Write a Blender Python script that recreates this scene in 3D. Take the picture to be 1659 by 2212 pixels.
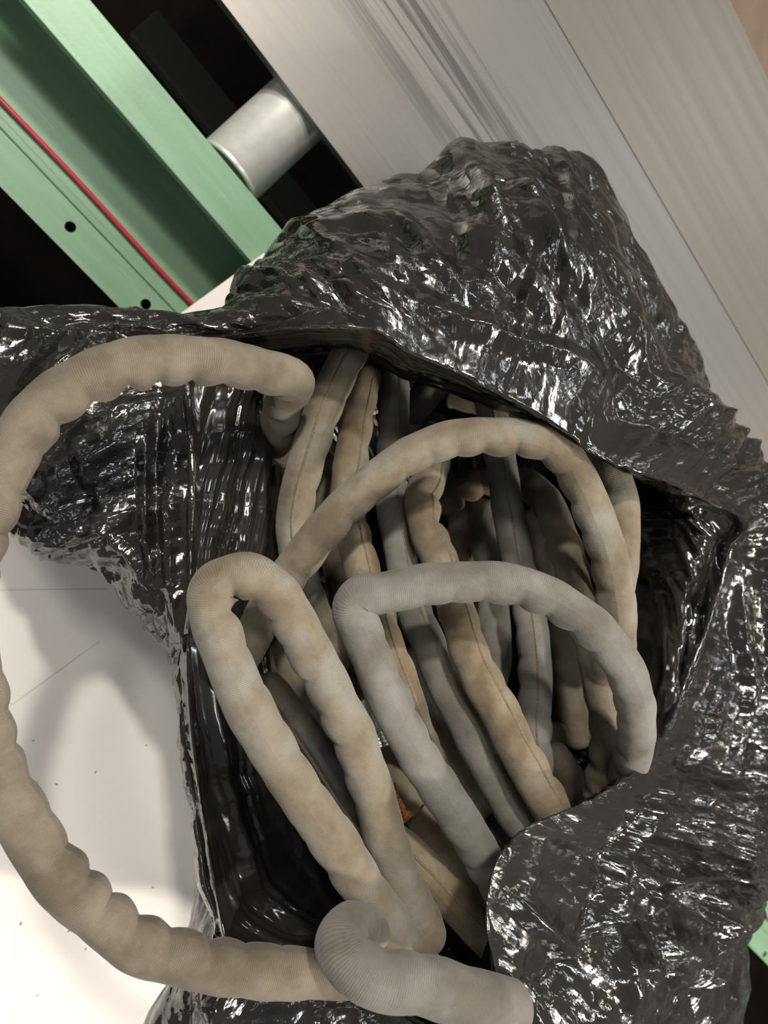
import bpy, bmesh, math, random
import numpy as np
from mathutils import Vector, Matrix

for o in list(bpy.data.objects):
    bpy.data.objects.remove(o, do_unlink=True)
scene = bpy.context.scene
COL = scene.collection
rng = np.random.RandomState(7)
random.seed(7)

# ------------------------------------------------------------------ camera
W, H, F = 1659.0, 2212.0, 1600.0        # frame and focal length in pixels
CAMH = 0.66                             # camera height above the roller tops
# conveyor axes as seen in the camera frame (right, down, forward)
AX = np.array([.631, .673, .385]); AX /= np.linalg.norm(AX)      # world X: along the rail
AY = np.array([.681, -.719, .141]); AY -= AX * AX.dot(AY); AY /= np.linalg.norm(AY)   # world Y: across, along the rollers
AZ = np.cross(AX, AY)                                            # world Z: up
RIGHT = np.array([AX[0], AY[0], AZ[0]])
DOWN = np.array([AX[1], AY[1], AZ[1]])
FWD = np.array([AX[2], AY[2], AZ[2]])
CAM = np.array([0, 0, CAMH])

def ray(px, py):
    return RIGHT * ((px - W / 2) / F) + DOWN * ((py - H / 2) / F) + FWD
def at_depth(px, py, d):
    return CAM + ray(px, py) * d
def at_z(px, py, z):
    r = ray(px, py)
    return CAM + r * ((z - CAMH) / r[2])

cam_data = bpy.data.cameras.new('camera')
cam = bpy.data.objects.new('camera', cam_data); COL.objects.link(cam)
cam_data.sensor_fit = 'HORIZONTAL'; cam_data.sensor_width = 36.0
cam_data.lens = F / W * 36.0
cam_data.clip_start = 0.02; cam_data.clip_end = 50
M3 = Matrix((RIGHT, -DOWN, -FWD)).transposed()
cam.matrix_world = Matrix.Translation(Vector(CAM)) @ M3.to_4x4()
cam_data.dof.use_dof = True
cam_data.dof.focus_distance = 0.42
cam_data.dof.aperture_fstop = 12.0
scene.camera = cam

# ------------------------------------------------------------------ world and lights
scene.view_settings.view_transform = 'Standard'
scene.view_settings.look = 'None'
scene.view_settings.gamma = 1.0
scene.view_settings.use_curve_mapping = False
scene.view_settings.exposure = -0.06

world = bpy.data.worlds.new('hall'); scene.world = world
world.use_nodes = True
world.node_tree.nodes['Background'].inputs[0].default_value = (1.0, 0.95, 0.88, 1)
world.node_tree.nodes['Background'].inputs[1].default_value = 0.16

def lamp(name, loc, power, color, sx, sy, target=(0.15, 0.1, 0.1), rot=0):
    d = bpy.data.lights.new(name, 'AREA'); d.energy = power; d.color = color
    d.shape = 'RECTANGLE'; d.size = sx; d.size_y = sy
    o = bpy.data.objects.new(name, d); COL.objects.link(o)
    o.location = loc
    q = (Vector(target) - Vector(loc)).to_track_quat('-Z', 'Y')
    o.rotation_euler = q.to_euler()
    o.rotation_euler.rotate_axis('Z', rot)
    return o
lamp('hall_or_fill_lamp', (-1.35, 1.25, 2.3), 62, (1.0, 0.93, 0.83), 0.14, 0.14)
lamp('hall_or_fill_lamp', (1.9, 0.25, 2.1), 58, (1.0, 0.92, 0.80), 0.14, 0.14)
lamp('hall_or_fill_lamp', (-1.7, 0.75, 2.6), 22, (1.0, 0.94, 0.86), 0.4, 0.16)  # unseen fill lamp, added to brighten the white board
# rows of strip lamps further down the hall
for x in (-4.2, -1.4, 1.4, 4.2):
    for y in (-3.6, 0.9, 3.4, 6.0):
        warm = (1.0, 0.93, 0.83) if (x + y) % 2 > 1 else (0.92, 0.97, 1.0)
        lamp('strip_lamp', (x, y, 3.0), 20, warm, 1.2, 0.22, target=(x, y, 0))

# ------------------------------------------------------------------ helpers
def link_mesh(name, verts, faces, mat=None, parent=None, smooth=True, uvs=None):
    me = bpy.data.meshes.new(name)
    me.from_pydata([tuple(v) for v in verts], [], faces)
    if uvs is not None:
        l = me.uv_layers.new(name='UVMap')
        idx = np.empty(len(me.loops), dtype=np.int32); me.loops.foreach_get('vertex_index', idx)
        l.data.foreach_set('uv', np.asarray(uvs, dtype=np.float32)[idx].ravel())
    if smooth:
        me.polygons.foreach_set('use_smooth', np.ones(len(me.polygons), dtype=bool))
    if mat: me.materials.append(mat)
    o = bpy.data.objects.new(name, me); COL.objects.link(o)
    if parent: o.parent = parent
    return o
def bm_obj(name, bm, mat, parent=None, smooth=False):
    me = bpy.data.meshes.new(name); bm.to_mesh(me); bm.free()
    if smooth: me.polygons.foreach_set('use_smooth', np.ones(len(me.polygons), dtype=bool))
    me.materials.append(mat)
    o = bpy.data.objects.new(name, me); COL.objects.link(o)
    if parent: o.parent = parent
    return o
def tag(o, label, cat, group=None, kind=None):
    o['label'] = label
    if cat: o['category'] = cat
    if group: o['group'] = group
    if kind: o['kind'] = kind
    return o
def empty(name, loc):
    o = bpy.data.objects.new(name, None); COL.objects.link(o); o.location = loc
    o.empty_display_size = 0.02
    return o
def add_box(bm, x0, x1, y0, y1, z0, z1, bevel=0.0):
    r = bmesh.ops.create_cube(bm, size=1.0)
    for v in r['verts']:
        v.co = Vector(((x0 + x1) / 2 + v.co.x * (x1 - x0), (y0 + y1) / 2 + v.co.y * (y1 - y0), (z0 + z1) / 2 + v.co.z * (z1 - z0)))
    if bevel:
        es = list({e for v in r['verts'] for e in v.link_edges})
        bmesh.ops.bevel(bm, geom=es, offset=bevel, segments=2, affect='EDGES', profile=0.5)
def lathe_y(bm, prof, cx, cz, n=48):
    """prof: list of (y, radius), revolved about an axis parallel to Y"""
    rings = []
    for y, r in prof:
        rings.append([bm.verts.new((cx + r * math.cos(2 * math.pi * i / n), y, cz + r * math.sin(2 * math.pi * i / n))) for i in range(n)])
    for a, b in zip(rings[:-1], rings[1:]):
        for i in range(n):
            bm.faces.new((a[i], a[(i + 1) % n], b[(i + 1) % n], b[i]))
    bm.faces.new(rings[0][::-1]); bm.faces.new(rings[-1])
    bmesh.ops.recalc_face_normals(bm, faces=bm.faces)

# ---- materials
def new_mat(name):
    m = bpy.data.materials.new(name); m.use_nodes = True
    nt = m.node_tree
    return m, nt, nt.nodes['Principled BSDF']
def N(nt, t, **kw):
    n = nt.nodes.new(t)
    for k, v in kw.items():
        if k == 'inp':
            for a, b in v.items(): n.inputs[a].default_value = b
        else: setattr(n, k, v)
    return n
def ramp(nt, fac, stops):
    r = nt.nodes.new('ShaderNodeValToRGB')
    els = r.color_ramp.elements
    while len(els) < len(stops): els.new(0.5)
    for e, (p, c) in zip(els, stops):
        e.position = p; e.color = (c[0], c[1], c[2], 1) if not isinstance(c, (int, float)) else (c, c, c, 1)
    nt.links.new(fac, r.inputs[0])
    return r.outputs[0]
def mix(nt, fac, a, b, blend='MIX'):
    m = nt.nodes.new('ShaderNodeMix'); m.data_type = 'RGBA'; m.blend_type = blend
    for sock, v in ((m.inputs[0], fac), (m.inputs[6], a), (m.inputs[7], b)):
        if hasattr(v, 'is_linked'): nt.links.new(v, sock)
        else: sock.default_value = v if isinstance(v, (int, float)) else (v[0], v[1], v[2], 1)
    return m.outputs[2]
def math_n(nt, op, a, b=None, c=None):
    n = nt.nodes.new('ShaderNodeMath'); n.operation = op
    for i, v in enumerate((a, b, c)):
        if v is None: continue
        if hasattr(v, 'is_linked'): nt.links.new(v, n.inputs[i])
        else: n.inputs[i].default_value = v
    return n.outputs[0]
def mapped(nt, coord, scale, loc=(0, 0, 0), rot=(0, 0, 0)):
    tc = nt.nodes.new('ShaderNodeTexCoord'); mp = nt.nodes.new('ShaderNodeMapping')
    mp.inputs['Scale'].default_value = scale; mp.inputs['Location'].default_value = loc; mp.inputs['Rotation'].default_value = rot
    nt.links.new(tc.outputs[coord], mp.inputs['Vector'])
    return mp.outputs[0]
def noise(nt, vec, scale, detail=3, rough=0.5, out='Fac'):
    n = N(nt, 'ShaderNodeTexNoise', inp={'Scale': scale, 'Detail': detail, 'Roughness': rough})
    nt.links.new(vec, n.inputs['Vector'])
    return n.outputs[out]
def bump(nt, height, strength, dist, normal=None):
    b = N(nt, 'ShaderNodeBump', inp={'Strength': strength, 'Distance': dist})
    nt.links.new(height, b.inputs['Height'])
    if normal is not None: nt.links.new(normal, b.inputs['Normal'])
    return b.outputs[0]

def fabric(name, c1, c2, c3, dirt=(0.05, 0.035, 0.02), dirt_amt=0.35, rib=1.0):
    """twill sleeve: UV.x runs round the tube, UV.y runs along it in metres"""
    m, nt, p = new_mat(name)
    pos = mapped(nt, 'Object', (1, 1, 1))
    big = noise(nt, pos, 24, 4, 0.6)
    col = ramp(nt, big, [(0.36, c1), (0.50, c2), (0.62, c3)])
    d = noise(nt, pos, 55, 5, 0.65)
    dm = ramp(nt, d, [(0.56, 0.0), (0.78, 1.0)])
    col = mix(nt, math_n(nt, 'MULTIPLY', dm, dirt_amt), col, dirt)
    uv = nt.nodes.new('ShaderNodeUVMap'); sep = nt.nodes.new('ShaderNodeSeparateXYZ')
    nt.links.new(uv.outputs[0], sep.inputs[0])
    u, v = sep.outputs[0], sep.outputs[1]
    wob = noise(nt, pos, 90, 2, 0.5)
    ph = math_n(nt, 'ADD', math_n(nt, 'MULTIPLY', v, 2 * math.pi / 0.00100), math_n(nt, 'MULTIPLY', u, 2 * math.pi * 9))
    ph = math_n(nt, 'ADD', ph, math_n(nt, 'MULTIPLY', wob, 9.0))
    s = math_n(nt, 'MULTIPLY_ADD', math_n(nt, 'SINE', ph), 0.5, 0.5)
    col = mix(nt, math_n(nt, 'MULTIPLY', s, 0.24 * rib), col, (0.02, 0.016, 0.012), 'MIX')
    fine = noise(nt, pos, 1500, 2, 0.6)
    col = mix(nt, 0.30, col, mix(nt, fine, (0.25, 0.25, 0.25), (0.75, 0.75, 0.75)), 'OVERLAY')
    nt.links.new(col, p.inputs['Base Color'])
    p.inputs['Roughness'].default_value = 0.92
    p.inputs['Specular IOR Level'].default_value = 0.15
    p.inputs['Sheen Weight'].default_value = 0.12
    p.inputs['Sheen Roughness'].default_value = 0.5
    n1 = bump(nt, s, 0.20 * rib, 0.0003)
    n2 = bump(nt, noise(nt, pos, 260, 3, 0.6), 0.35, 0.0010, n1)
    nt.links.new(n2, p.inputs['Normal'])
    return m
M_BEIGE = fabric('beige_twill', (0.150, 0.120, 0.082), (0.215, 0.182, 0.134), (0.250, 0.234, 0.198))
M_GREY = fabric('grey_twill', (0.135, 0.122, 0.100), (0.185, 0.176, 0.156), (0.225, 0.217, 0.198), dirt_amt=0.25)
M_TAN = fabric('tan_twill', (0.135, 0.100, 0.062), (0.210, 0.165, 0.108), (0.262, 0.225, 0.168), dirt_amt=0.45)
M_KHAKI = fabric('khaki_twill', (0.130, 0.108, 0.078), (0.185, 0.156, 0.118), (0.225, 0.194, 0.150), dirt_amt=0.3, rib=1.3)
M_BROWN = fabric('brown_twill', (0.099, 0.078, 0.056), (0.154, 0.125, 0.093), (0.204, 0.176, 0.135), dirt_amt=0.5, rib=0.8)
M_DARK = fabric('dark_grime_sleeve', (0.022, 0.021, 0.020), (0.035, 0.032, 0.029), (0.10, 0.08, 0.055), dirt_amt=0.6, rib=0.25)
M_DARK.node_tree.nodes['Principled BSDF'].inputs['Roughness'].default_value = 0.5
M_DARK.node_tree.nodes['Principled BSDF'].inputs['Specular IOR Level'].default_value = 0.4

def simple(name, col, rough=0.5, metal=0.0, spec=0.5, var=0.0, nscale=30, bumpd=0.0):
    m, nt, p = new_mat(name)
    p.inputs['Roughness'].default_value = rough; p.inputs['Metallic'].default_value = metal
    p.inputs['Specular IOR Level'].default_value = spec
    pos = mapped(nt, 'Object', (1, 1, 1))
    n = noise(nt, pos, nscale, 4, 0.6)
    lo = [c * (1 - var) for c in col]; hi = [min(1, c * (1 + var)) for c in col]
    nt.links.new(ramp(nt, n, [(0.3, lo), (0.7, hi)]), p.inputs['Base Color'])
    if bumpd: nt.links.new(bump(nt, n, 0.5, bumpd), p.inputs['Normal'])
    return m
M_SEAM = simple('seam_thread', (0.16, 0.135, 0.10), 0.9, var=0.35, nscale=900, spec=0.1)

# black film
M_BAG, nt, p = new_mat('black_film')
p.inputs['Base Color'].default_value = (0.014, 0.0125, 0.011, 1)
p.inputs['Specular IOR Level'].default_value = 1.0
pos = mapped(nt, 'Object', (1, 1, 1))
patch = noise(nt, pos, 16, 3, 0.55)
nt.links.new(ramp(nt, patch, [(0.35, 0.10), (0.65, 0.20)]), p.inputs['Roughness'])
amt = ramp(nt, patch, [(0.38, 0.32), (0.60, 1.0)])
att = N(nt, 'ShaderNodeAttribute', attribute_name='crumple')
amt = math_n(nt, 'MULTIPLY', amt, att.outputs['Fac'])
def facets(vec, scale, k):
    # small crumple facets: every cell of the film gets its own tilt
    w = nt.nodes.new('ShaderNodeVectorMath'); w.operation = 'ADD'
    nz = N(nt, 'ShaderNodeTexNoise', inp={'Scale': scale * 0.6, 'Detail': 2.0}); nt.links.new(vec, nz.inputs['Vector'])
    sc = nt.nodes.new('ShaderNodeVectorMath'); sc.operation = 'SCALE'; sc.inputs['Scale'].default_value = 0.5 / scale
    nt.links.new(nz.outputs['Color'], sc.inputs[0])
    nt.links.new(vec, w.inputs[0]); nt.links.new(sc.outputs[0], w.inputs[1])
    v = N(nt, 'ShaderNodeTexVoronoi', feature='F1', inp={'Scale': scale}); nt.links.new(w.outputs[0], v.inputs['Vector'])
    sb = nt.nodes.new('ShaderNodeVectorMath'); sb.operation = 'SUBTRACT'; sb.inputs[1].default_value = (.5, .5, .5)
    nt.links.new(v.outputs['Color'], sb.inputs[0])
    s2 = nt.nodes.new('ShaderNodeVectorMath'); s2.operation = 'SCALE'; nt.links.new(sb.outputs[0], s2.inputs[0])
    nt.links.new(math_n(nt, 'MULTIPLY', amt, k), s2.inputs['Scale'])
    return s2.outputs[0]
uva = mapped(nt, 'UV', (1.0, 0.30, 1))
uvb = mapped(nt, 'UV', (0.45, 1.0, 1), rot=(0, 0, 0.5))
geo = nt.nodes.new('ShaderNodeNewGeometry')
b0 = bump(nt, math_n(nt, 'MULTIPLY', noise(nt, uva, 170, 4, 0.6), amt), 0.6, 0.0022)
cur = b0
for o_ in (facets(uva, 210, 0.62), facets(uvb, 330, 0.34), facets(pos, 75, 0.24)):
    ad = nt.nodes.new('ShaderNodeVectorMath'); ad.operation = 'ADD'
    nt.links.new(cur, ad.inputs[0]); nt.links.new(o_, ad.inputs[1]); cur = ad.outputs[0]
nm = nt.nodes.new('ShaderNodeVectorMath'); nm.operation = 'NORMALIZE'; nt.links.new(cur, nm.inputs[0])
nt.links.new(nm.outputs[0], p.inputs['Normal'])

# painted green steel
M_GREEN, nt, p = new_mat('green_paint')
pos = mapped(nt, 'Object', (6, 60, 60))
n = noise(nt, pos, 1.0, 5, 0.6)
col = ramp(nt, n, [(0.30, (0.150, 0.275, 0.168)), (0.55, (0.185, 0.325, 0.205)), (0.78, (0.225, 0.37, 0.25))])
sc = noise(nt, mapped(nt, 'Object', (10, 700, 700)), 1.0, 2, 0.5)
col = mix(nt, ramp(nt, sc, [(0.70, 0.0), (0.74, 0.35)]), col, (0.42, 0.55, 0.43))
nt.links.new(col, p.inputs['Base Color'])
p.inputs['Roughness'].default_value = 0.38
nt.links.new(bump(nt, noise(nt, mapped(nt, 'Object', (1, 1, 1)), 350, 2, 0.5), 0.12, 0.0005), p.inputs['Normal'])

# brushed aluminium slab
def alu(name, tr, tg, tb, wear):
    m, nt, p = new_mat(name)
    tint = lambda v: (v * tr, v * tg, v * tb)
    p.inputs['Metallic'].default_value = 0.85
    g1 = noise(nt, mapped(nt, 'Object', (1.2, 90, 90)), 1.0, 6, 0.65)
    g2 = noise(nt, mapped(nt, 'Object', (3.5, 420, 420)), 1.0, 4, 0.6)
    zone = noise(nt, mapped(nt, 'Object', (2.2, 9, 9)), 1.0, 2, 0.5)
    col = ramp(nt, g1, [(0.25, tint(0.215)), (0.55, tint(0.25)), (0.85, tint(0.28))])
    streak = math_n(nt, 'MULTIPLY', ramp(nt, g2, [(0.50, 0.0), (0.66, 1.0)]), ramp(nt, zone, [(0.50, 0.02), (0.66, 0.10 + 0.30 * wear)]))
    tcy = nt.nodes.new('ShaderNodeTexCoord'); spy = nt.nodes.new('ShaderNodeSeparateXYZ'); nt.links.new(tcy.outputs['Object'], spy.inputs[0])
    yb_ = at_z(985, 200, 0.010)[1]
    worn = ramp(nt, math_n(nt, 'ABSOLUTE', math_n(nt, 'SUBTRACT', spy.outputs[1], yb_)), [(0.015, 1.0), (0.055, 0.0)])
    g3 = noise(nt, mapped(nt, 'Object', (5.0, 260, 260), loc=(3, 1, 0)), 1.0, 3, 0.55)
    rub = math_n(nt, 'MULTIPLY', worn, ramp(nt, g3, [(0.42, 0.0), (0.60, 0.85 * wear)]))
    col = mix(nt, math_n(nt, 'MAXIMUM', streak, rub), col, (0.085, 0.08, 0.082))
    nt.links.new(col, p.inputs['Base Color'])
    nt.links.new(ramp(nt, g1, [(0.3, 0.46), (0.7, 0.40)]), p.inputs['Roughness'])
    nt.links.new(bump(nt, g2, 0.12, 0.0003), p.inputs['Normal'])
    return m
M_ALU = alu('brushed_aluminium', 1.0, 0.95, 0.89, 1.0)
M_ALU_B = alu('brownish_aluminium', 1.0, 0.90, 0.78, 0.0)  # same brushed metal with a browner tint

M_STEEL = simple('zinc_steel', (0.86, 0.85, 0.80), 0.30, 0.5, var=0.08, nscale=80)
M_STEEL_D = simple('dull_bearing_steel', (0.10, 0.095, 0.07), 0.45, 0.6, var=0.3, nscale=150)
M_BRIGHT = simple('bright_fitting', (0.55, 0.56, 0.54), 0.32, 1.0, var=0.15, nscale=400)
M_WHITE = simple('white_board', (0.78, 0.75, 0.72), 0.55, var=0.03, nscale=12)
M_WHITE_EDGE = simple('board_edge', (0.66, 0.62, 0.55), 0.7, var=0.06, nscale=60)
M_SPECK = simple('dark_speck', (0.10, 0.07, 0.05), 0.8, var=0.3)
M_PENCIL = simple('crease_line', (0.52, 0.49, 0.44), 0.8, var=0.1)
M_FLOOR = simple('shade_black_floor', (0.005, 0.0035, 0.0025), 0.9, var=0.4, nscale=8, spec=0.08)  # near-black colour stands in for the shade under the conveyor
M_UNDER = simple('dark_grey_bar', (0.12, 0.12, 0.11), 0.7, var=0.15, nscale=20)
M_RED = simple('red_cord', (0.42, 0.018, 0.045), 0.35, var=0.15, nscale=300)
M_RUST = simple('rusty_scrap', (0.34, 0.13, 0.045), 0.85, var=0.55, nscale=240, bumpd=0.001)
M_BROWN_STRIP = simple('brown_strip', (0.12, 0.085, 0.058), 0.8, var=0.15, nscale=40)

# ------------------------------------------------------------------ floor and conveyor
bm = bmesh.new(); add_box(bm, -3, 4, -3, 3.5, -0.80, -0.75)
f = bm_obj('floor', bm, M_FLOOR); tag(f, 'shop floor below the conveyor, coloured near black for its shade', None, kind='structure')

# rail: heights chosen, edges read where they cross the photograph
X0, X1 = -0.55, 1.9
y_in = at_z(410, 257, 0.012)[1]         # inner edge of the top flange
y_out = at_z(300, 287, 0.012)[1]        # outer edge of the top flange
ZB = -0.075
y_low = at_z(120, 524, ZB)[1]           # outer edge of the bottom flange
y_red = at_z(195, 420, ZB + 0.006)[1]
y_rib = at_z(160, 432, ZB)[1]
rail = empty('conveyor_rail', (0.2, y_in, ZB))
tag(rail, 'green painted steel conveyor side rail running diagonally under the black bag', 'rail')
def sub(o, parent):
    o.parent = parent; o.matrix_parent_inverse = parent.matrix_world.inverted() if False else Matrix.Translation(-parent.location)
    return o
bm = bmesh.new(); add_box(bm, X0, X1, y_out, y_in, 0.008, 0.012, 0.0008)
add_box(bm, X0, X1, y_out, y_out + 0.0025, 0.000, 0.0085, 0.0006)
sub(bm_obj('top_flange', bm, M_GREEN), rail)
bm = bmesh.new(); add_box(bm, X0, X1, y_in - 0.0045, y_in - 0.0015, ZB, 0.0085)
sub(bm_obj('web', bm, M_GREEN), rail)
# bottom flange with punched holes
holes = [at_z(152, 490, ZB), at_z(315, 657, ZB), at_z(1652, 2062, ZB)]
hr = 0.0048
def flange_with_holes(y0, y1, z0, z1, hs):
    bm = bmesh.new(); n = 16
    xs = sorted(hs, key=lambda h: h[0]); cur = X0; s = 0.012
    def quad(x0, x1, ya, yb, z, flip):
        v = [bm.verts.new(c) for c in ((x0, ya, z), (x1, ya, z), (x1, yb, z), (x0, yb, z))]
        bm.faces.new(v if not flip else v[::-1])
    for z, flip in ((z1, False), (z0, True)):
        cur = X0
        for h in xs:
            quad(cur, h[0] - s, y0, y1, z, flip); cur = h[0] + s
            quad(h[0] - s, h[0] + s, y0, h[1] - s, z, flip); quad(h[0] - s, h[0] + s, h[1] + s, y1, z, flip)
            inn, out = [], []
            for i in range(n):
                a = 2 * math.pi * i / n + math.pi / n; c, d = math.cos(a), math.sin(a)
                k = s / max(abs(c), abs(d))
                if abs(abs(c) - abs(d)) < 1e-6: k = s / abs(c)
                inn.append((h[0] + hr * c, h[1] + hr * d)); out.append((h[0] + k * c, h[1] + k * d))
            vi = [bm.verts.new((x, y, z)) for x, y in inn]; vo = [bm.verts.new((x, y, z)) for x, y in out]
            for i in range(n):
                q = (vi[i], vo[i], vo[(i + 1) % n], vi[(i + 1) % n])
                bm.faces.new(q if not flip else q[::-1])
            # corners of the square left by the fan
            for cx in (-1, 1):
                for cy in (-1, 1):
                    best = sorted(vo, key=lambda v: (v.co.x - (h[0] + cx * s)) ** 2 + (v.co.y - (h[1] + cy * s)) ** 2)[:2]
                    cv = bm.verts.new((h[0] + cx * s, h[1] + cy * s, z))
                    bm.faces.new((best[0], best[1], cv))
            if not flip:
                lo = [bm.verts.new((x, y, z0)) for x, y in inn]
                for i in range(n): bm.faces.new((vi[(i + 1) % n], vi[i], lo[i], lo[(i + 1) % n]))
        quad(cur, X1, y0, y1, z, flip)
    v = [bm.verts.new(c) for c in ((X0, y0, z0), (X1, y0, z0), (X1, y0, z1), (X0, y0, z1))]; bm.faces.new(v)
    bmesh.ops.recalc_face_normals(bm, faces=bm.faces)
    return bm
sub(bm_obj('bottom_flange', flange_with_holes(y_low, y_in - 0.0015, ZB - 0.003, ZB, holes), M_GREEN), rail)
bm = bmesh.new(); add_box(bm, X0, X1, y_rib - 0.0035, y_rib + 0.0035, ZB - 0.0005, ZB + 0.0025, 0.0012)
sub(bm_obj('pressed_rib', bm, M_GREEN), rail)

# red cord lying on the bottom flange
bm = bmesh.new(); n = 12; r = 0.0022; prev = None
for k in range(160):
    x = X0 + (X1 - X0) * k / 159; yy = y_red + 0.0006 * math.sin(k * 0.5)
    ring = [bm.verts.new((x, yy + r * math.cos(2 * math.pi * i / n), ZB + 0.0035 + r * math.sin(2 * math.pi * i / n))) for i in range(n)]
    if prev:
        for i in range(n): bm.faces.new((prev[i], ring[i], ring[(i + 1) % n], prev[(i + 1) % n]))
    prev = ring
tag(bm_obj('red_cord', bm, M_RED, smooth=True), 'thin red cord stretched along the green conveyor rail', 'cord')

# roller
RR = 0.031
rp = at_z(555, 312, -0.004)
roller = empty('conveyor_roller', (rp[0], y_in, -RR))
tag(roller, 'shiny steel conveyor roller between green rail and aluminium slab', 'roller')
ry = y_in + 0.008
def rel(bm_):  # roller parts are built in world space
    return bm_
bm = bmesh.new(); lathe_y(bm, [(ry, RR - 0.0030), (ry, RR - 0.0012), (ry + 0.0012, RR), (ry + 0.003, RR), (ry + 0.0035, RR - 0.0005), (ry + 0.004, RR), (0.62, RR), (0.621, RR - 0.001)], rp[0], -RR)
sub(bm_obj('tube', bm, M_STEEL, smooth=True), roller)
bm = bmesh.new(); lathe_y(bm, [(ry - 0.003, 0.016), (ry - 0.003, 0.024), (ry - 0.0005, RR - 0.0032), (ry + 0.003, RR - 0.0032)], rp[0], -RR)
sub(bm_obj('bearing_cap', bm, M_STEEL_D, smooth=True), roller)
bm = bmesh.new(); lathe_y(bm, [(y_in - 0.002, 0.006), (ry + 0.01, 0.006)], rp[0], -RR, 6)
sub(bm_obj('axle', bm, M_STEEL_D), roller)

# dim bar below the rollers
ya, yb = at_z(300, 95, -0.16)[1], at_z(430, 130, -0.16)[1]
xa = at_z(310, 45, -0.16)[0]
bm = bmesh.new(); add_box(bm, xa, 0.35, min(ya, yb), max(ya, yb), -0.18, -0.16, 0.002)
tag(bm_obj('support_bar', bm, M_UNDER), 'dim grey steel bar below the conveyor roller', 'bar')

# aluminium slab on the rollers, two lengths side by side along a fine joint
yl = at_z(640, 212, 0.010)[1]; yj = at_z(1350, 298, 0.010)[1]; yr = at_z(1618, 85, 0.010)[1]
slab = empty('aluminium_slab', (0.5, (yl + yr) / 2, 0.0))
tag(slab, 'wide brushed aluminium slab lying on the conveyor behind the bag', 'metal slab')
bm = bmesh.new(); add_box(bm, X0, X1, yl, yj - 0.0006, 0.0, 0.010)
sub(bm_obj('plank', bm, M_ALU), slab)
bm = bmesh.new(); add_box(bm, X0, X1, yj + 0.0006, yr, 0.0, 0.0098)
sub(bm_obj('plank', bm, M_ALU_B), slab)
bm = bmesh.new(); add_box(bm, X0, X1, yr + 0.001, yr + 0.30, -0.01, 0.006, 0.002)  # plain brown strip along the far side of the slab
tag(bm_obj('brown_strip', bm, M_BROWN_STRIP), 'brown strip beyond the aluminium slab at the right frame edge', 'board')

# white board under the bag
pA = at_z(532, 578, 0.022); pB = at_z(408, 668, 0.022)
d = pB - pA; d[2] = 0; d /= np.linalg.norm(d); e = np.array([-d[1], d[0], 0])
if e[0] < 0: e = -e
board = empty('white_board', tuple(pA))
tag(board, 'large white board lying across the rail beneath the black bag', 'board')
a0 = pA - d * 0.02; b0 = pA + d * 0.9
bz0, bz1 = 0.0125, 0.022
def prism(name, poly, z0, z1, mat, parent=None):
    n = len(poly); vs = [(p[0], p[1], z0) for p in poly] + [(p[0], p[1], z1) for p in poly]
    bm = bmesh.new(); v = [bm.verts.new(c) for c in vs]
    bm.faces.new(v[:n][::-1]); bm.faces.new(v[n:])
    for i in range(n): bm.faces.new((v[i], v[(i + 1) % n], v[n + (i + 1) % n], v[n + i]))
    bmesh.ops.recalc_face_normals(bm, faces=bm.faces)
    return bm_obj(name, bm, mat, parent)
poly = [a0, b0, b0 + e * 0.9, a0 + e * 0.9]
sub(prism('panel', poly, bz0 + 0.0008, bz1, M_WHITE), board)
t = 0.0012
sub(prism('front_edge_strip', [a0 - e * t, b0 - e * t, b0, a0], bz0, bz1 - 0.0005, M_WHITE_EDGE), board)
def crease(p, q, w=0.0007):
    P, Q = at_z(*p, bz1), at_z(*q, bz1); u = Q - P; u /= np.linalg.norm(u); s = np.array([-u[1], u[0], 0]) * w / 2
    sub(prism('pencil_line', [P - s, Q - s, Q + s, P + s], bz1 - 0.0002, bz1 + 0.00015, M_PENCIL), board)
crease((-60, 1275), (230, 1272)); crease((25, 1523), (215, 1385)); crease((25, 1523), (8, 1505))
for k, (sx, sy) in enumerate([(72, 1600), (80, 1690), (206, 1668), (122, 1694), (330, 1917), (316, 1610), (150, 2010), (80, 2150), (45, 1995), (185, 2050)]):
    P = at_z(sx, sy, bz1); a = random.random() * 3.1; l = 0.0012 + 0.0012 * random.random()
    u = np.array([math.cos(a), math.sin(a), 0]); s = np.array([-u[1], u[0], 0])
    sub(prism('speck', [P - u * l, P - s * l * .3, P + u * l, P + s * l * .3], bz1 - 0.0002, bz1 + 0.0003, M_SPECK), board)

# ------------------------------------------------------------------ noise
PERM = rng.permutation(512); GR = rng.normal(size=(512, 3)); GR /= np.linalg.norm(GR, axis=1)[:, None]
def perlin(P):
    P = np.asarray(P, dtype=float); I = np.floor(P).astype(int); Fp = P - I
    U = Fp * Fp * Fp * (Fp * (Fp * 6 - 15) + 10)
    out = np.zeros(P.shape[:-1])
    for dx in (0, 1):
        for dy in (0, 1):
            for dz in (0, 1):
                h = PERM[(PERM[(PERM[(I[..., 0] + dx) & 511] + I[..., 1] + dy) & 511] + I[..., 2] + dz) & 511]
                g = GR[h]
                dot = g[..., 0] * (Fp[..., 0] - dx) + g[..., 1] * (Fp[..., 1] - dy) + g[..., 2] * (Fp[..., 2] - dz)
                w = (U[..., 0] if dx else 1 - U[..., 0]) * (U[..., 1] if dy else 1 - U[..., 1]) * (U[..., 2] if dz else 1 - U[..., 2])
                out += w * dot
    return out
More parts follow.
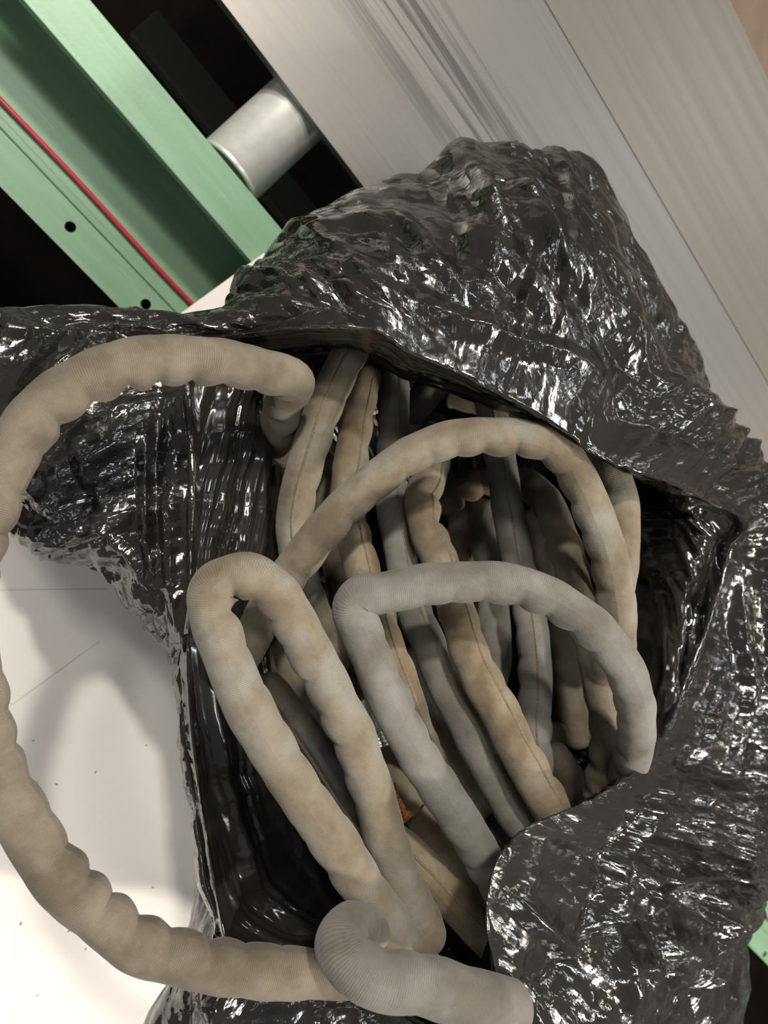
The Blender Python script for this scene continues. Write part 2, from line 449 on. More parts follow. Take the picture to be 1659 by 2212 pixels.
def catmull(pts, n, closed=False):
    """pts (k, ...) -> samples, n per span"""
    P = np.asarray(pts, dtype=float); k = len(P); out = []
    spans = k if closed else k - 1
    for i in range(spans):
        if closed: p0, p1, p2, p3 = P[(i - 1) % k], P[i], P[(i + 1) % k], P[(i + 2) % k]
        else:
            p1, p2 = P[i], P[i + 1]
            p0 = P[i - 1] if i else 2 * p1 - p2
            p3 = P[i + 2] if i + 2 < k else 2 * p2 - p1
        m = n[i] if hasattr(n, '__len__') else n
        t = np.arange(m) / m
        t = t.reshape((-1,) + (1,) * (P.ndim - 1))
        out.append(0.5 * (2 * p1 + (p2 - p0) * t + (2 * p0 - 5 * p1 + 4 * p2 - p3) * t ** 2 + (3 * p1 - p0 - 3 * p2 + p3) * t ** 3))
    if not closed: out.append(P[-1:])
    return np.concatenate(out)

# ------------------------------------------------------------------ the bag
# each spoke: outer edge, fold (mouth), lower inside wall; pixel of the photo and height above the rollers
S = [
    ((15, 1120, 0.150), (415, 1080, .215), (600, 1100, 0.160)),
    ((-60, 980, 0.150), (412, 940, .205), (588, 950, 0.155)),
    ((-140, 800, 0.150), (405, 830, .195), (575, 850, 0.150)),
    ((-90, 660, 0.150), (390, 765, .19), (570, 800, 0.140)),
    ((170, 648, 0.155), (440, 735, .195), (620, 800, .06)),
    ((405, 686, 0.165), (560, 718, .21), (680, 800, .05)),
    ((545, 598, 0.150), (700, 704, .23), (760, 800, .05)),
    ((650, 505, 0.140), (815, 716, .245), (830, 830, .05)),
    ((800, 420, 0.140), (890, 762, .255), (890, 850, .05)),
    ((1000, 345, 0.150), (1000, 806, .265), (1000, 880, .06)),
    ((1180, 320, 0.160), (1100, 860, .275), (1100, 900, .08)),
    ((1265, 352, 0.165), (1180, 905, .285), (1200, 930, .08)),
    ((1330, 520, 0.170), (1240, 945, .295), (1260, 980, .10)),
    ((1420, 670, 0.175), (1300, 985, .30), (1320, 1020, .10)),
    ((1510, 810, 0.180), (1400, 1022, .30), (1400, 1050, 0.180)),
    ((1590, 950, 0.190), (1530, 1085, 0.285), (1440, 1110, 0.235)),
    ((1690, 1040, 0.200), (1615, 1130, 0.272), (1450, 1160, 0.238)),
    ((1800, 1150, 0.200), (1580, 1190, 0.258), (1440, 1230, 0.238)),
    ((1820, 1350, 0.200), (1550, 1300, 0.252), (1425, 1320, 0.236)),
    ((1800, 1550, 0.200), (1500, 1440, 0.258), (1405, 1460, 0.240)),
    ((1740, 1700, 0.200), (1450, 1570, 0.280), (1390, 1575, 0.250)),
    ((1645, 1850, 0.200), (1370, 1675, 0.318), (1330, 1690, 0.220)),
    ((1625, 1960, 0.205), (1230, 1752, .345), (1230, 1760, .18)),
    ((1602, 2090, 0.210), (1130, 1800, .355), (1150, 1800, .18)),
    ((1570, 2260, 0.220), (1075, 1880, .365), (1100, 1860, .18)),
    ((1500, 2420, 0.230), (1056, 1985, .37), (1060, 1920, .18)),
    ((1250, 2470, 0.240), (1062, 2150, .375), (1000, 1980, .16)),
    ((1000, 2460, 0.250), (960, 2230, .35), (920, 1990, .15)),
    ((750, 2440, 0.250), (800, 2150, .315), (800, 1990, 0.200)),
    ((540, 2400, 0.240), (680, 2110, .295), (730, 1950, 0.200)),
    ((340, 2250, 0.220), (575, 2095, .28), (690, 1900, 0.200)),
    ((395, 2120, 0.225), (500, 2060, .272), (650, 1850, 0.195)),
    ((468, 2015, 0.240), (480, 2000, .27), (630, 1790, 0.190)),
    ((420, 1800, 0.230), (445, 1800, .26), (610, 1690, 0.185)),
    ((388, 1590, 0.215), (415, 1590, .25), (590, 1560, 0.180)),
    ((372, 1440, 0.195), (405, 1430, .24), (580, 1420, 0.175)),
    ((310, 1340, 0.170), (410, 1300, .23), (590, 1300, 0.170)),
    ((150, 1200, 0.155), (413, 1190, .22), (600, 1200, 0.165)),
]
cen = at_z(980, 1350, 0.035)
ctrl = []; lipw = []
for o_, r_, i_ in S:
    O, R, I = at_z(*o_), at_z(*r_), at_z(*i_)
    low = cen + (I - cen) * 0.75; low[2] = 0.04
    flap = np.linalg.norm(O - R)
    ri = R + (I - R) * 0.10 ; ri[2] = R[2] - 0.012
    ro = R + (O - R) * 0.14; ro[2] = R[2] - min(0.012, 0.3 * (R[2] - O[2]))
    mid = R + (O - R) * 0.55; mid[2] += min(0.03, flap * 0.12)
    tk = O + (R - O) * 0.10; tk[2] = O[2] - 0.03
    hem = O + (R - O) * 0.28; hem[2] = 0.032
    if o_[0] < 560 and o_[1] > 2050:
        hem = O + (I - O) * 0.55; hem[2] = 0.032; tk = O + (I - O) * 0.2; tk[2] = O[2] - 0.03
    if flap < 0.075:
        tk = O + (I - O) * 0.16; tk[2] = O[2] - 0.035
        hem = O + (I - O) * 0.40; hem[2] = 0.032
    lipw.append(min(1.0, max(0.22, flap / 0.10)))
    ctrl.append([cen + (low - cen) * 0.15, low, I, (I + R) / 2 + (R - I) * 0.05, ri, R, ro, mid, O, tk, hem])
ctrl = np.array(ctrl)                                 # (spokes, rings, 3)
NT = 32
ring = catmull(ctrl, NT, closed=True)                 # columns
NS = [6, 24, 44, 40, 16, 16, 60, 60, 10, 24]
grid = catmull(ring.transpose(1, 0, 2), NS)           # (rows, cols, 3)
rows, cols = grid.shape[:2]
rowidx = np.concatenate([np.full(m, i) + np.arange(m) / m for i, m in enumerate(NS)] + [np.array([float(len(NS))])])
theta = np.arange(cols) / NT                          # spoke units
def gnormals(g):
    du = np.roll(g, -1, axis=1) - np.roll(g, 1, axis=1)
    dv = np.gradient(g, axis=0)
    n = np.cross(du, dv); n /= np.linalg.norm(n, axis=2)[..., None] + 1e-12
    return n
nrm = gnormals(grid)
# arc lengths for the noise and the UV map
vlen = np.concatenate([np.zeros((1, cols)), np.cumsum(np.linalg.norm(np.diff(grid, axis=0), axis=2), axis=0)], axis=0)
rimrow = sum(NS[:5])
seg = np.linalg.norm(np.roll(grid[rimrow], -1, axis=0) - grid[rimrow], axis=1)
ulen = np.concatenate([[0], np.cumsum(seg)[:-1]]); per = seg.sum()
ang = ulen / per * 2 * np.pi
TH = np.broadcast_to(ang[None, :], (rows, cols)); RI = np.broadcast_to(rowidx[:, None], (rows, cols))
def circ(freq, vscale, off):
    R0 = freq / (2 * np.pi)
    return perlin(np.stack([np.cos(TH) * R0 + off, np.sin(TH) * R0 + off * 1.7, vlen * vscale + off], axis=-1))
w_in = np.clip((5.0 - RI) / 2.0, 0, 1); w_out = np.clip((RI - 5.2) / 1.6, 0, 1)
edge = np.exp(-((RI - 5.0) / 0.5) ** 2)
disp = np.zeros((rows, cols))
def trilattice(U, V, wrap, seed):
    # random heights on a triangular lattice, flat facets between them
    sk = (U + V * 0.5); x0 = np.floor(sk).astype(int); y0 = np.floor(V).astype(int)
    fx, fy = sk - x0, V - y0
    def h(i, j):
        i = i - 0 * j
        return RV[(PERM[(np.mod(i, wrap) + seed * 37) & 511] + j * 7 + seed) & 511]
    lo = fx + fy < 1
    a_ = np.where(lo, h(x0, y0), h(x0 + 1, y0 + 1)); b_ = h(x0 + 1, y0); c_ = h(x0, y0 + 1)
    wb = np.where(lo, fx, 1 - fy); wc = np.where(lo, fy, 1 - fx); wa = 1 - wb - wc
    return wa * a_ + wb * b_ + wc * c_
RV = np.random.RandomState(21).uniform(-1, 1, 512)
UL = np.broadcast_to(ulen[None, :], (rows, cols)); 
wu = 0.006 * circ(55, 18, 5.5) + 0.003 * circ(120, 40, 8.5); wv = 0.010 * circ(40, 14, 7.5) + 0.004 * circ(110, 40, 2.5)
def crease_layer(cu, cv, seed):
    n = max(8, int(round(per / cu)))
    return trilattice((UL + wu) / per * n, (vlen + wv) / cv, n, seed)
# broad soft billows and long folds running from the mouth
soft = 0.0085 * circ(22, 5.0, 3.3) + 0.0045 * (0.3 - np.abs(circ(46, 3.0, 13.1)))
disp += soft * (0.15 * edge + 0.7 * w_in + w_out)
longf = 0.0048 * crease_layer(0.015, 0.16, 1) + 0.0020 * crease_layer(0.006, 0.09, 2)
disp += longf * (0.25 * edge + 0.35 * w_in + 1.15 * w_out)
# creased film: flat facets at several sizes
crum = 0.0070 * crease_layer(0.036, 0.046, 3) + 0.0034 * crease_layer(0.016, 0.022, 4) + 0.0014 * crease_layer(0.007, 0.009, 5)
zone = np.clip(0.65 + 1.6 * circ(14, 6, 17.7), 0.25, 1.3)
disp += crum * zone * (0.12 * edge + 0.12 * w_in + 1.0 * w_out)
# smooth hanging folds of the inside wall
disp += (0.0075 * circ(7, 62, 41.0) + 0.0050 * circ(12, 125, 47.0) + 0.0020 * circ(20, 260, 51.0)) * np.clip((5.0 - RI) / 0.8, 0, 1) * np.clip((RI - 1.2), 0, 1)
# a few large folded-over creases on the turned-out part
disp += (0.0130 * crease_layer(0.085, 0.080, 6) + 0.0080 * (0.3 - np.abs(circ(26, 9, 23.0)))) * w_out * np.clip(2.2 * (8.2 - RI), 0, 1)
# individual long folds of the turned-out film (ridge +, valley -), 12 to 45 pixels wide where they were read
gv = grid - CAM; gd = gv @ FWD
GX = W / 2 + F * (gv @ RIGHT) / gd; GY = H / 2 + F * (gv @ DOWN) / gd
up_s = np.where(nrm[..., 2] >= 0, 1.0, -1.0)
only = np.clip((RI - 5.15) / 0.3, 0, 1) * np.clip((8.6 - RI) / 0.3, 0, 1)
for x0, y0, x1, y1, am, wd in (
        (1180, 540, 1390, 860, -0.012, 48), (1120, 430, 1330, 770, 0.009, 34), (1270, 420, 1420, 700, 0.008, 30),
        (860, 480, 1000, 640, 0.007, 32), (640, 520, 880, 478, 0.006, 26), (830, 650, 1290, 800, 0.007, 30), (760, 560, 980, 760, -0.006, 34),
        (700, 600, 850, 700, 0.005, 22), (1000, 370, 1090, 520, 0.008, 34), (950, 520, 1180, 700, -0.008, 34), (1330, 560, 1540, 880, 0.006, 26),
        (1380, 1740, 1240, 2070, -0.010, 34), (1425, 1880, 1412, 2120, -0.008, 24), (1130, 1930, 1250, 2070, 0.010, 36), (1480, 1560, 1300, 1980, 0.006, 24),
        (1595, 1230, 1580, 1900, 0.009, 26), (1540, 1400, 1500, 1900, 0.006, 22), (1640, 1250, 1650, 1800, -0.010, 40), (1560, 1900, 1480, 2212, 0.008, 26),
        (1350, 1950, 1330, 2212, 0.007, 26), (1180, 1830, 1110, 2100, 0.006, 26), (1160, 2060, 1140, 2212, -0.008, 24), (1659, 1780, 1530, 1990, 0.008, 22),
        (395, 830, 392, 1400, -0.009, 22), (300, 950, 335, 1260, 0.007, 22), (345, 860, 340, 1300, -0.006, 20), (190, 1110, 300, 1260, 0.006, 20), (30, 1020, 190, 1120, 0.006, 24), (130, 960, 250, 1190, -0.006, 26),
        (0, 700, 420, 705, 0.006, 24), (100, 690, 330, 740, -0.004, 22)):
    L2 = (x1 - x0) ** 2 + (y1 - y0) ** 2
    bow = 12 * np.sin(GY / 130.0 + x0) + 6 * np.sin(GX / 85.0 + y0)
    tt = np.clip(((GX - x0) * (x1 - x0) + (GY - y0) * (y1 - y0)) / L2, 0, 1)
    dist = np.hypot(GX + bow - (x0 + tt * (x1 - x0)), GY - bow * 0.4 - (y0 + tt * (y1 - y0)))
    taper = np.clip(4 * tt * (1 - tt) + 0.25, 0, 1)
    disp += up_s * am * taper * np.clip(1 - dist / wd, 0, 1) * only
LW = np.interp(theta, np.arange(len(lipw) + 1), lipw + lipw[:1])
disp *= np.where(RI > 5, LW[None, :], 1.0)
disp *= np.clip(RI / 1.5, 0, 1)
grid = grid + nrm * disp[..., None]
# rows stay above whatever lies below
grid[..., 2] = np.maximum(grid[..., 2], 0.0245)
vid = np.arange(rows * cols).reshape(rows, cols)
a = vid[:-1, :]; b = np.roll(vid, -1, axis=1)[:-1, :]; c = np.roll(vid, -1, axis=1)[1:, :]; dq = vid[1:, :]
faces = np.stack([a, b, c, dq], axis=-1).reshape(-1, 4)
UV = np.stack([np.broadcast_to(ulen[None, :], (rows, cols)), vlen], axis=-1).reshape(-1, 2)
fl = faces.tolist(); fl.append(vid[0, ::-1].tolist())
bag = link_mesh('black_plastic_bag', grid.reshape(-1, 3), fl, M_BAG, smooth=True, uvs=UV)
at_ = bag.data.attributes.new('crumple', 'FLOAT', 'POINT')
at_.data.foreach_set('value', (0.07 + 0.93 * np.clip(0.5 * edge + w_out, 0, 1)).ravel().astype(np.float32))
tag(bag, 'crumpled black plastic bag, mouth open, full of fabric covered hoses', 'bag')

# ------------------------------------------------------------------ hoses
def tube(name, pts, R, mat, seam=None, pucker=0.13, seed=0, flat=0.0, wav=0.018, parent=None, caps=True):
    """pts: (px, py, depth) of the photo; returns the root object of the hose"""
    P = np.array([at_depth(*q) for q in pts])
    C = catmull(P, 24)
    L = np.concatenate([[0], np.cumsum(np.linalg.norm(np.diff(C, axis=0), axis=1))])
    n = max(12, int(L[-1] / 0.0016)); s = np.linspace(0, L[-1], n)
    C = np.stack([np.interp(s, L, C[:, k]) for k in range(3)], axis=1)
    ker = np.hanning(9); ker /= ker.sum()
    Cp = np.concatenate([C[:1]] * 4 + [C] + [C[-1:]] * 4); C2 = np.stack([np.convolve(Cp[:, k], ker, 'valid') for k in range(3)], axis=1)
    C2[0], C2[-1] = C[0], C[-1]; C = C2
    r_ = np.random.RandomState(100 + seed)
    # small irregular wander
    C = C + 0.0012 * np.stack([perlin(np.stack([s * 28 + seed * 3.1 + k * 17, np.full(n, .3), np.full(n, .7)], axis=-1)) for k in range(3)], axis=1)
    T = np.gradient(C, axis=0); T /= np.linalg.norm(T, axis=1)[:, None]
    K = np.gradient(T, s, axis=0)                     # curvature vectors point to the inside of the bend
    kk = np.hanning(25); kk /= kk.sum()
    K = np.stack([np.convolve(np.pad(K[:, k], 12, 'edge'), kk, 'valid') for k in range(3)], axis=1)
    Nn = np.zeros((n, 3)); up = np.array([0, 0, 1.0]); v = up - T[0] * T[0].dot(up); Nn[0] = v / np.linalg.norm(v)
    for i in range(1, n):
        v = Nn[i - 1] - T[i] * T[i].dot(Nn[i - 1]); Nn[i] = v / np.linalg.norm(v)
    B = np.cross(T, Nn)
    m = 28
    ph = np.arange(m) / m * 2 * np.pi
    dirs = Nn[:, None, :] * np.cos(ph)[None, :, None] + B[:, None, :] * np.sin(ph)[None, :, None]
    kin = np.einsum('ijk,ik->ij', dirs, K) * R        # 0..~0.4 on the inner side
    wn = min(61, (n // 2) * 2 - 1); kl = np.hanning(wn + 2)[1:-1]; kl /= kl.sum()
    KD = np.stack([np.convolve(np.pad(K[:, k], wn // 2, 'edge'), kl, 'valid') for k in range(3)], axis=1)
    KD /= np.linalg.norm(KD, axis=1)[:, None] + 0.5
    dk = np.einsum('ijk,ik->ij', dirs, KD)
    inner = np.clip((dk + 0.40) / 1.40, 0, 1) * np.clip(0.42 + np.abs(kin).max(axis=1)[:, None] * 4.5, 0, 1)
    # irregular scallops along the tube
    per_ = wav * 1.15 * (1 + 0.75 * perlin(np.stack([s * 20 + seed, np.full(n, .2), np.full(n, .9)], axis=-1)))
    phase = np.cumsum(np.gradient(s) / per_) * 2 * np.pi + seed
    ampv = np.clip(0.75 + 1.5 * perlin(np.stack([s * 22 + seed * 5.3, np.full(n, .6), np.full(n, .1)], axis=-1)), 0.40, 1.5)
    scal = (np.abs(np.sin(phase / 2)) ** 0.8 - 0.6) * ampv     # rounded lumps, sharp valleys
    A = dirs * 1.0
    nz = perlin(np.concatenate([A * 0.9 + seed * 7.7, ], axis=-1) + (s * 48)[:, None, None] * np.array([1, .6, .3]))
    rad = R * (1 + pucker * 3.0 * inner * scal[:, None] + pucker * 1.15 * nz + 0.35 * pucker * scal[:, None] * (1 - inner) * 0.5)
    rad = rad * (1 - 0.05 * inner)
    if flat:
        rad = rad * (1 - flat * np.abs(np.cos(ph))[None, :] ** 2)
    V = C[:, None, :] + dirs * rad[..., None]
    # rounded ends
    endw = np.minimum(1, np.minimum(s, s[-1] - s) / (R * 0.8)); endw = np.sqrt(np.clip(1 - (1 - endw) ** 2, 0.02, 1))
    V = C[:, None, :] + (V - C[:, None, :]) * endw[:, None, None]
    uv = np.stack([np.broadcast_to((np.arange(m + 1) / m)[None, :], (n, m + 1)), np.broadcast_to(s[:, None], (n, m + 1))], axis=-1)
    V = np.concatenate([V, V[:, :1]], axis=1); mm = m + 1
    vid = np.arange(n * mm).reshape(n, mm)
    fc = np.stack([vid[:-1, :-1], vid[:-1, 1:], vid[1:, 1:], vid[1:, :-1]], axis=-1).reshape(-1, 4).tolist()
    fc.append(vid[0, :-1][::-1].tolist()); fc.append(vid[-1, :-1].tolist())
    base = C[n // 2].copy()
    o = link_mesh(name, V.reshape(-1, 3) - base, fc, mat, smooth=True, uvs=uv.reshape(-1, 2))
    o.location = tuple(base)
    if seam is not None:
        # flat sewn ridge facing the camera at the given side (-1 left .. 1 right across the tube)
        view = C - CAM; view /= np.linalg.norm(view, axis=1)[:, None]
        side = np.cross(T, view); side /= np.linalg.norm(side, axis=1)[:, None]
        fr = -np.cross(side, T)
        want = side * seam - view * math.sqrt(max(0, 1 - seam * seam))
        want -= T * np.einsum('ij,ij->i', T, want)[:, None]; want /= np.linalg.norm(want, axis=1)[:, None]
        az = np.arctan2(np.einsum('ij,ij->i', want, B), np.einsum('ij,ij->i', want, Nn)) % (2 * np.pi)
        j = az / (2 * np.pi) * m; j0 = np.floor(j).astype(int) % m; fj = (j - np.floor(j))
        rr = rad[np.arange(n), j0] * (1 - fj) + rad[np.arange(n), (j0 + 1) % m] * fj
        i0, i1 = int(n * .02) + 6, n - int(n * .02) - 6
        Cs = C[i0:i1] + want[i0:i1] * (rr[i0:i1] * endw[i0:i1])[:, None]
        wv = np.cross(T, want)[i0:i1]; ww = want[i0:i1]
        prof = [(-0.0013, -0.0004), (-0.0006, 0.0003), (0.0002, 0.00055), (0.0007, 0.0001), (0.0010, -0.0005)]
        bead = 1 + 0.35 * np.sin(np.arange(len(Cs)) * 1.9)
        SV = np.stack([Cs + wv * a_ + ww * (b_ * bead)[:, None] for a_, b_ in prof], axis=1) - base
        k = len(prof); sid = np.arange(len(Cs) * k).reshape(len(Cs), k)
        sf = np.stack([sid[:-1, :-1], sid[:-1, 1:], sid[1:, 1:], sid[1:, :-1]], axis=-1).reshape(-1, 4).tolist()
        so = link_mesh('seam', SV.reshape(-1, 3), sf, M_SEAM, smooth=True, uvs=np.tile([0.5, 0.0], (len(Cs) * k, 1)))
        so.parent = o
    return o

GROUP = 'fabric covered hoses in the bag'
HN = [0]
def hose(label, pts, R=0.012, mat=None, **kw):
    HN[0] += 1
    o = tube('fabric_hose', pts, R, mat or M_BEIGE, seed=HN[0], **kw)
    tag(o, label, 'hose', GROUP)
    return o
def dep(path, ds):
    """path of pixels, depths given at even steps of the path"""
    n = len(path); xs = np.linspace(0, 1, len(ds))
    return [(p[0], p[1], float(np.interp(i / (n - 1), xs, ds))) for i, p in enumerate(path)]

hose('long beige hose looping out of the bag across the white board',
     dep([(640, 1120), (616, 1010), (604, 930), (612, 868), (634, 826), (575, 803), (500, 788), (430, 777), (350, 778), (278, 786), (205, 812), (140, 850), (85, 895), (40, 960), (0, 1035), (-30, 1110), (-55, 1190), (-70, 1300), (-68, 1410), (-46, 1525), (-12, 1642), (63, 1793), (174, 1939), (287, 2030), (380, 2066), (480, 2088), (600, 2100), (698, 2101), (790, 2098), (880, 2080)],
         [.60, .49, .43, .39, .368, .36, .352, .35, .352, .36, .372, .39, .43]), 0.0128, M_KHAKI, pucker=.14, wav=.017)
hose('thick folded hose end crossing over others at bottom centre',
     dep([(905, 2035), (850, 2005), (795, 1997), (754, 2015), (740, 2050), (772, 2090), (835, 2116), (905, 2122), (985, 2142), (1060, 2165), (1130, 2190)], [.455, .425, .39, .368, .360, .358, .362, .37, .382]), 0.0136, M_GREY, pucker=.10)
hose('beige hairpin loop leaning on the left wall of the bag, topmost',
     dep([(930, 2120), (880, 2052), (835, 1985), (785, 1918), (738, 1843), (690, 1775), (650, 1718), (607, 1650), (555, 1560), (505, 1455), (475, 1385), (455, 1325), (458, 1275), (492, 1246), (545, 1246), (590, 1278), (628, 1332), (662, 1390), (700, 1455), (735, 1530), (768, 1602), (790, 1670), (815, 1745), (835, 1820), (862, 1895), (900, 1970), (935, 2045)],
         [.43, .405, .388, .38, .38, .385, .395, .402, .41, .42, .44]), 0.0122, M_BEIGE, pucker=.13)
hose('grey arched hose with a sharp corner, in front of the long beige arch',
     dep([(1095, 1945), (1038, 1845), (990, 1768), (948, 1698), (902, 1630), (862, 1560), (828, 1485), (800, 1415), (775, 1355), (762, 1312), (785, 1288), (850, 1278), (920, 1264), (1000, 1256), (1080, 1258), (1160, 1278), (1230, 1315), (1292, 1368), (1338, 1425), (1366, 1490), (1376, 1555), (1370, 1620), (1345, 1690), (1310, 1750)],
         [.455, .428, .418, .415, .415, .418, .42, .425, .435, .47, .54]), 0.0119, M_GREY, pucker=.12)
hose('long beige arch sweeping across the middle of the bag',
     dep([(480, 1500), (520, 1420), (566, 1336), (615, 1256), (680, 1170), (755, 1085), (820, 1030), (890, 982), (960, 955), (1037, 943), (1117, 945), (1180, 958), (1222, 993), (1258, 1050), (1290, 1125), (1315, 1205), (1330, 1290), (1333, 1370), (1330, 1450)],
         [.45, .448, .45, .455, .455, .455, .46, .47, .49]), 0.0119, M_BEIGE, pucker=.11)
hose('seamed hose standing upright at upper left of the bag mouth',
     dep([(800, 700), (745, 782), (702, 875), (673, 960), (646, 1055), (636, 1140), (648, 1230), (675, 1310), (705, 1380), (735, 1450)], [.52, .50, .495, .495, .51, .54, .56]), 0.0124, M_BEIGE, seam=-.12, pucker=.07)
hose('brown hose with a pale lower half, right of the seamed upright hose',
     dep([(790, 790), (777, 870), (765, 950), (752, 1040), (752, 1110), (766, 1170), (786, 1245), (808, 1320), (832, 1395), (860, 1470), (886, 1545), (912, 1612), (950, 1690)], [.54, .525, .52, .52, .50, .49, .47, .46, .48, .52]), 0.0119, M_TAN, seam=.45, pucker=.11)
hose('grey seamed hose running down the centre, behind both arches',
     dep([(850, 790), (850, 880), (848, 980), (846, 1070), (858, 1160), (874, 1240), (898, 1325), (930, 1400), (962, 1480), (1005, 1560), (1045, 1640), (1088, 1720), (1140, 1805)], [.56, .545, .53, .52, .505, .49, .478, .475, .48]), 0.0118, M_GREY, seam=.35, pucker=.09)
hose('tan puckered hose with a raised seam near the middle of the bag',
     dep([(935, 950), (930, 1020), (913, 1080), (920, 1140), (945, 1200), (966, 1260), (988, 1325), (1012, 1400), (1047, 1480), (1087, 1555), (1127, 1635), (1165, 1705), (1215, 1785)], [.53, .52, .505, .49, .475, .462, .455, .452, .455]), 0.0122, M_TAN, seam=.55, pucker=.15)
hose('bluish grey seamed hose hanging straight down right of centre',
     dep([(1035, 770), (1058, 870), (1080, 985), (1093, 1080), (1110, 1170), (1130, 1260), (1147, 1340), (1154, 1420), (1156, 1500), (1154, 1580), (1160, 1665), (1170, 1740)], [.58, .565, .55, .54, .53, .525, .52, .52]), 0.0118, M_GREY, seam=.15, pucker=.09)
hose('brown inner arch hose nested inside the long beige arch',
     dep([(955, 1110), (985, 1062), (1050, 1040), (1115, 1040), (1165, 1065), (1195, 1115), (1220, 1185), (1245, 1255), (1268, 1330), (1285, 1420), (1300, 1500), (1311, 1575), (1310, 1655), (1290, 1740)], [.61, .60, .595, .57, .535, .52, .515, .51, .515, .53]), 0.0122, M_BROWN, pucker=.12)
hose('outermost beige hose on the right, tucked against the long arch',
     dep([(1225, 925), (1272, 962), (1312, 1015), (1336, 1080), (1343, 1150), (1336, 1235), (1318, 1320), (1300, 1400)], [.52, .50, .492, .49, .495, .52, .55]), 0.0128, M_BEIGE, pucker=.08)
hose('short hose tip poking up behind the looping hose',
     dep([(632, 725), (642, 780), (655, 850), (668, 930)], [.56, .57, .59]), 0.0115, M_BROWN, seam=.2, pucker=.06)
hose('dim grey hose folded just under the upper lip of the bag',
     dep([(870, 905), (915, 858), (952, 812), (985, 770), (1010, 735)], [.60, .59, .585, .585]), 0.0125, M_GREY, pucker=.08)
hose('shadowed hose crossing deep behind the upper lip',
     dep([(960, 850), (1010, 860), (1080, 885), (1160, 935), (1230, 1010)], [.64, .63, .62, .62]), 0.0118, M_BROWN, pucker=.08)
hose('narrow grey hose between tan hose and bluish seamed hose',
     dep([(1040, 1080), (1048, 1150), (1058, 1225), (1066, 1310), (1071, 1395), (1062, 1475), (1045, 1550), (1035, 1620)], [.62, .60, .585, .57, .57, .58]), 0.0125, M_GREY, pucker=.13)
hose('dim hose curling deep behind the tan puckered hose',
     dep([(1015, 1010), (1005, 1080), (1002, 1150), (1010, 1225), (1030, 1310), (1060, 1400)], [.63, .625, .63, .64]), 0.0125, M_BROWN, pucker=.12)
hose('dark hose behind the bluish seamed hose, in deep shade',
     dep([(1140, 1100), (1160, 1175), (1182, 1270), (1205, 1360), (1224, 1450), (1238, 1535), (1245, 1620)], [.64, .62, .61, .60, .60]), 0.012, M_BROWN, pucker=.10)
hose('short hose lying crosswise low on the right side',
     dep([(1160, 1596), (1210, 1588), (1255, 1580), (1310, 1566)], [.60, .60, .60]), 0.0112, M_BROWN, pucker=.05, flat=.2)
hose('dark slanting hose under the crosswise one at lower right',
     dep([(1180, 1610), (1215, 1660), (1250, 1715), (1285, 1775)], [.58, .57, .56]), 0.012, M_BROWN, pucker=.06)
hose('hose end squeezed against the right wall of the bag',
     dep([(1335, 1480), (1352, 1560), (1363, 1630), (1366, 1710)], [.57, .555, .55]), 0.0115, M_BROWN, pucker=.12)
hose('grimy dark hose passing slantwise under the hairpin loop',
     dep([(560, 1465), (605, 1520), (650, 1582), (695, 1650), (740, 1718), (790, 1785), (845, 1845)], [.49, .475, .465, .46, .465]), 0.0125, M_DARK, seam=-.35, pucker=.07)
hose('seamed hose slanting to the lower lip beyond the hairpin loop',
     dep([(820, 1800), (870, 1835), (915, 1878), (960, 1925), (1010, 1980), (1065, 2040), (1110, 2090)], [.475, .465, .46, .46, .465]), 0.0118, M_TAN, seam=.1, pucker=.06)
hose('small brown hose deep inside the hairpin loop',
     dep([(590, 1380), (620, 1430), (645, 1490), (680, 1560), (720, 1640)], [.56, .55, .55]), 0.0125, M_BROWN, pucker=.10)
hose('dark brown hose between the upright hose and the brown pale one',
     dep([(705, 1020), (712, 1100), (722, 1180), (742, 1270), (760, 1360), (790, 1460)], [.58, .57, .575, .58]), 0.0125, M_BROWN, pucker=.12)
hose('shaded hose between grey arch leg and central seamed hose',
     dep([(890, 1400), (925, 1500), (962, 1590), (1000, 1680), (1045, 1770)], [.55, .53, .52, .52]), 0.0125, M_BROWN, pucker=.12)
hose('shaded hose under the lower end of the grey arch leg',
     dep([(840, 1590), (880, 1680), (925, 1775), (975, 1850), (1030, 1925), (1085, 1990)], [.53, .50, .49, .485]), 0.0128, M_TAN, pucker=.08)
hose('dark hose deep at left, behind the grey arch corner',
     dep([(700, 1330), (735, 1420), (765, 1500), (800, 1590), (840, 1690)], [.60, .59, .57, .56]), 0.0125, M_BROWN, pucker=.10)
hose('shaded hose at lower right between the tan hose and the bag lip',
     dep([(1070, 1600), (1110, 1680), (1155, 1760), (1200, 1840)], [.54, .52, .51]), 0.012, M_BROWN, pucker=.08)

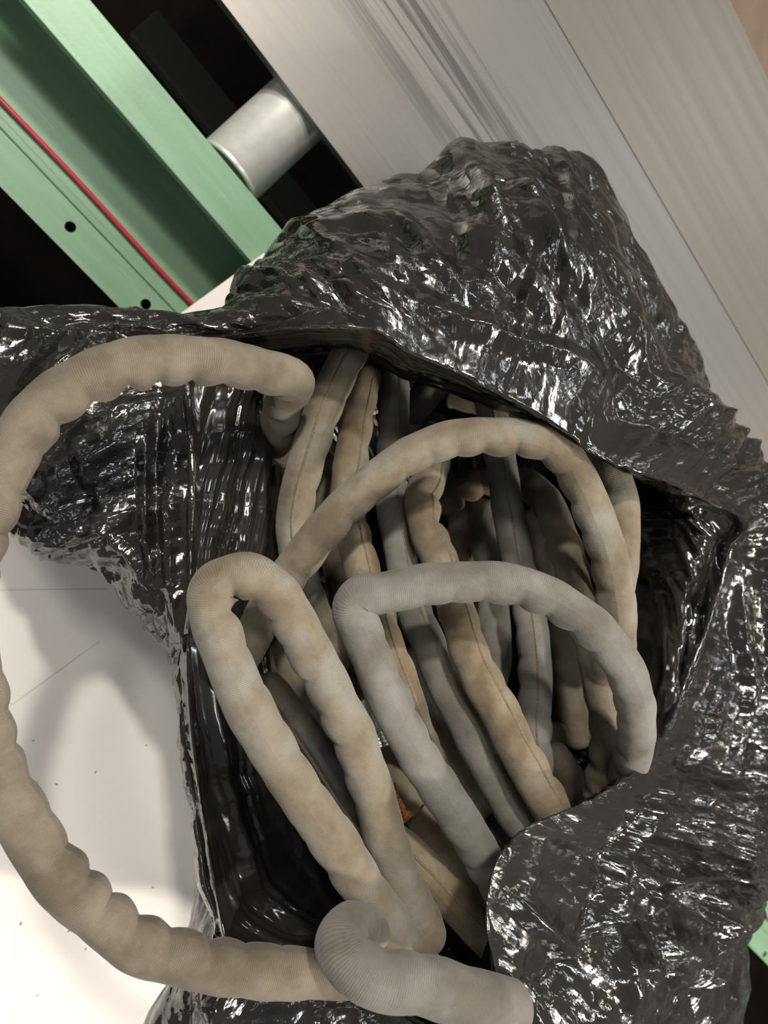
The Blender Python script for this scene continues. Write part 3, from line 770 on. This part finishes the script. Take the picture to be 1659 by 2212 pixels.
# ------------------------------------------------------------------ ribbed fitting between the loops
def ribbed():
    A, Bp = at_depth(795, 1510, .462), at_depth(822, 1612, .452)
    ax = Bp - A; L = np.linalg.norm(ax); ax /= L
    root = empty('ribbed_fitting', tuple(A))
    tag(root, 'small ribbed metal hose fitting wedged between hairpin loop and grey arch', 'fitting')
    def part(name, prof, mat):
        v = np.cross(ax, [0, 0, 1.0]); v /= np.linalg.norm(v); w = np.cross(ax, v); n = 32
        vs, fs = [], []
        for t_, r in prof:
            for i in range(n):
                a_ = 2 * math.pi * i / n; vs.append(ax * t_ + (v * math.cos(a_) + w * math.sin(a_)) * r)
        for k in range(len(prof) - 1):
            for i in range(n): fs.append((k * n + i, k * n + (i + 1) % n, (k + 1) * n + (i + 1) % n, (k + 1) * n + i))
        fs.append(tuple(range(n))[::-1]); fs.append(tuple(range((len(prof) - 1) * n, len(prof) * n)))
        o = link_mesh(name, vs, fs, mat, parent=root, smooth=False); return o
    part('collar', [(0, .0075), (.001, .0085), (.010, .0085), (.0105, .0080), (.0145, .0080), (.015, .0086), (.019, .0086), (.0195, .008)], M_BRIGHT)
    for k in range(4):
        t0 = .0195 + k * .0026
        part('rib', [(t0, .0078), (t0 + .0004, .0092), (t0 + .0014, .0092), (t0 + .0018, .0078), (t0 + .0027, .0078)], M_BRIGHT)
ribbed()

# rusty torn scrap
pts = []
path = [(852, 1688, .475), (858, 1706, .472), (862, 1722, .470), (872, 1738, .468), (879, 1752, .466), (893, 1752, .465), (908, 1746, .464), (916, 1738, .463)]
C = catmull(np.array([at_depth(*q) for q in path]), 8)
vs, fs = [], []
for i, c_ in enumerate(C):
    view = (c_ - CAM) / np.linalg.norm(c_ - CAM)
    j1, j2 = rng.uniform(-1, 1, 2) * 0.0009
    dn = DOWN * 1.0 - RIGHT * 0.7
    vs += [c_ + np.array([j1, j2, j1]), c_ + dn * (0.003 + j2 * 1.5) + view * 0.002, c_ + dn * (0.007 + j1 * 2) + view * 0.009, c_ + dn * 0.006 + view * 0.011, c_ + dn * 0.002 + view * 0.004]
for i in range(len(C) - 1):
    for k in range(5):
        fs.append((i * 5 + k, i * 5 + (k + 1) % 5, (i + 1) * 5 + (k + 1) % 5, (i + 1) * 5 + k))
base = C[len(C) // 2]
o = link_mesh('rusty_scrap', np.array(vs) - base, fs, M_RUST, smooth=False); o.location = tuple(base)
tag(o, 'torn rust coloured scrap caught between the hoses', 'scrap')
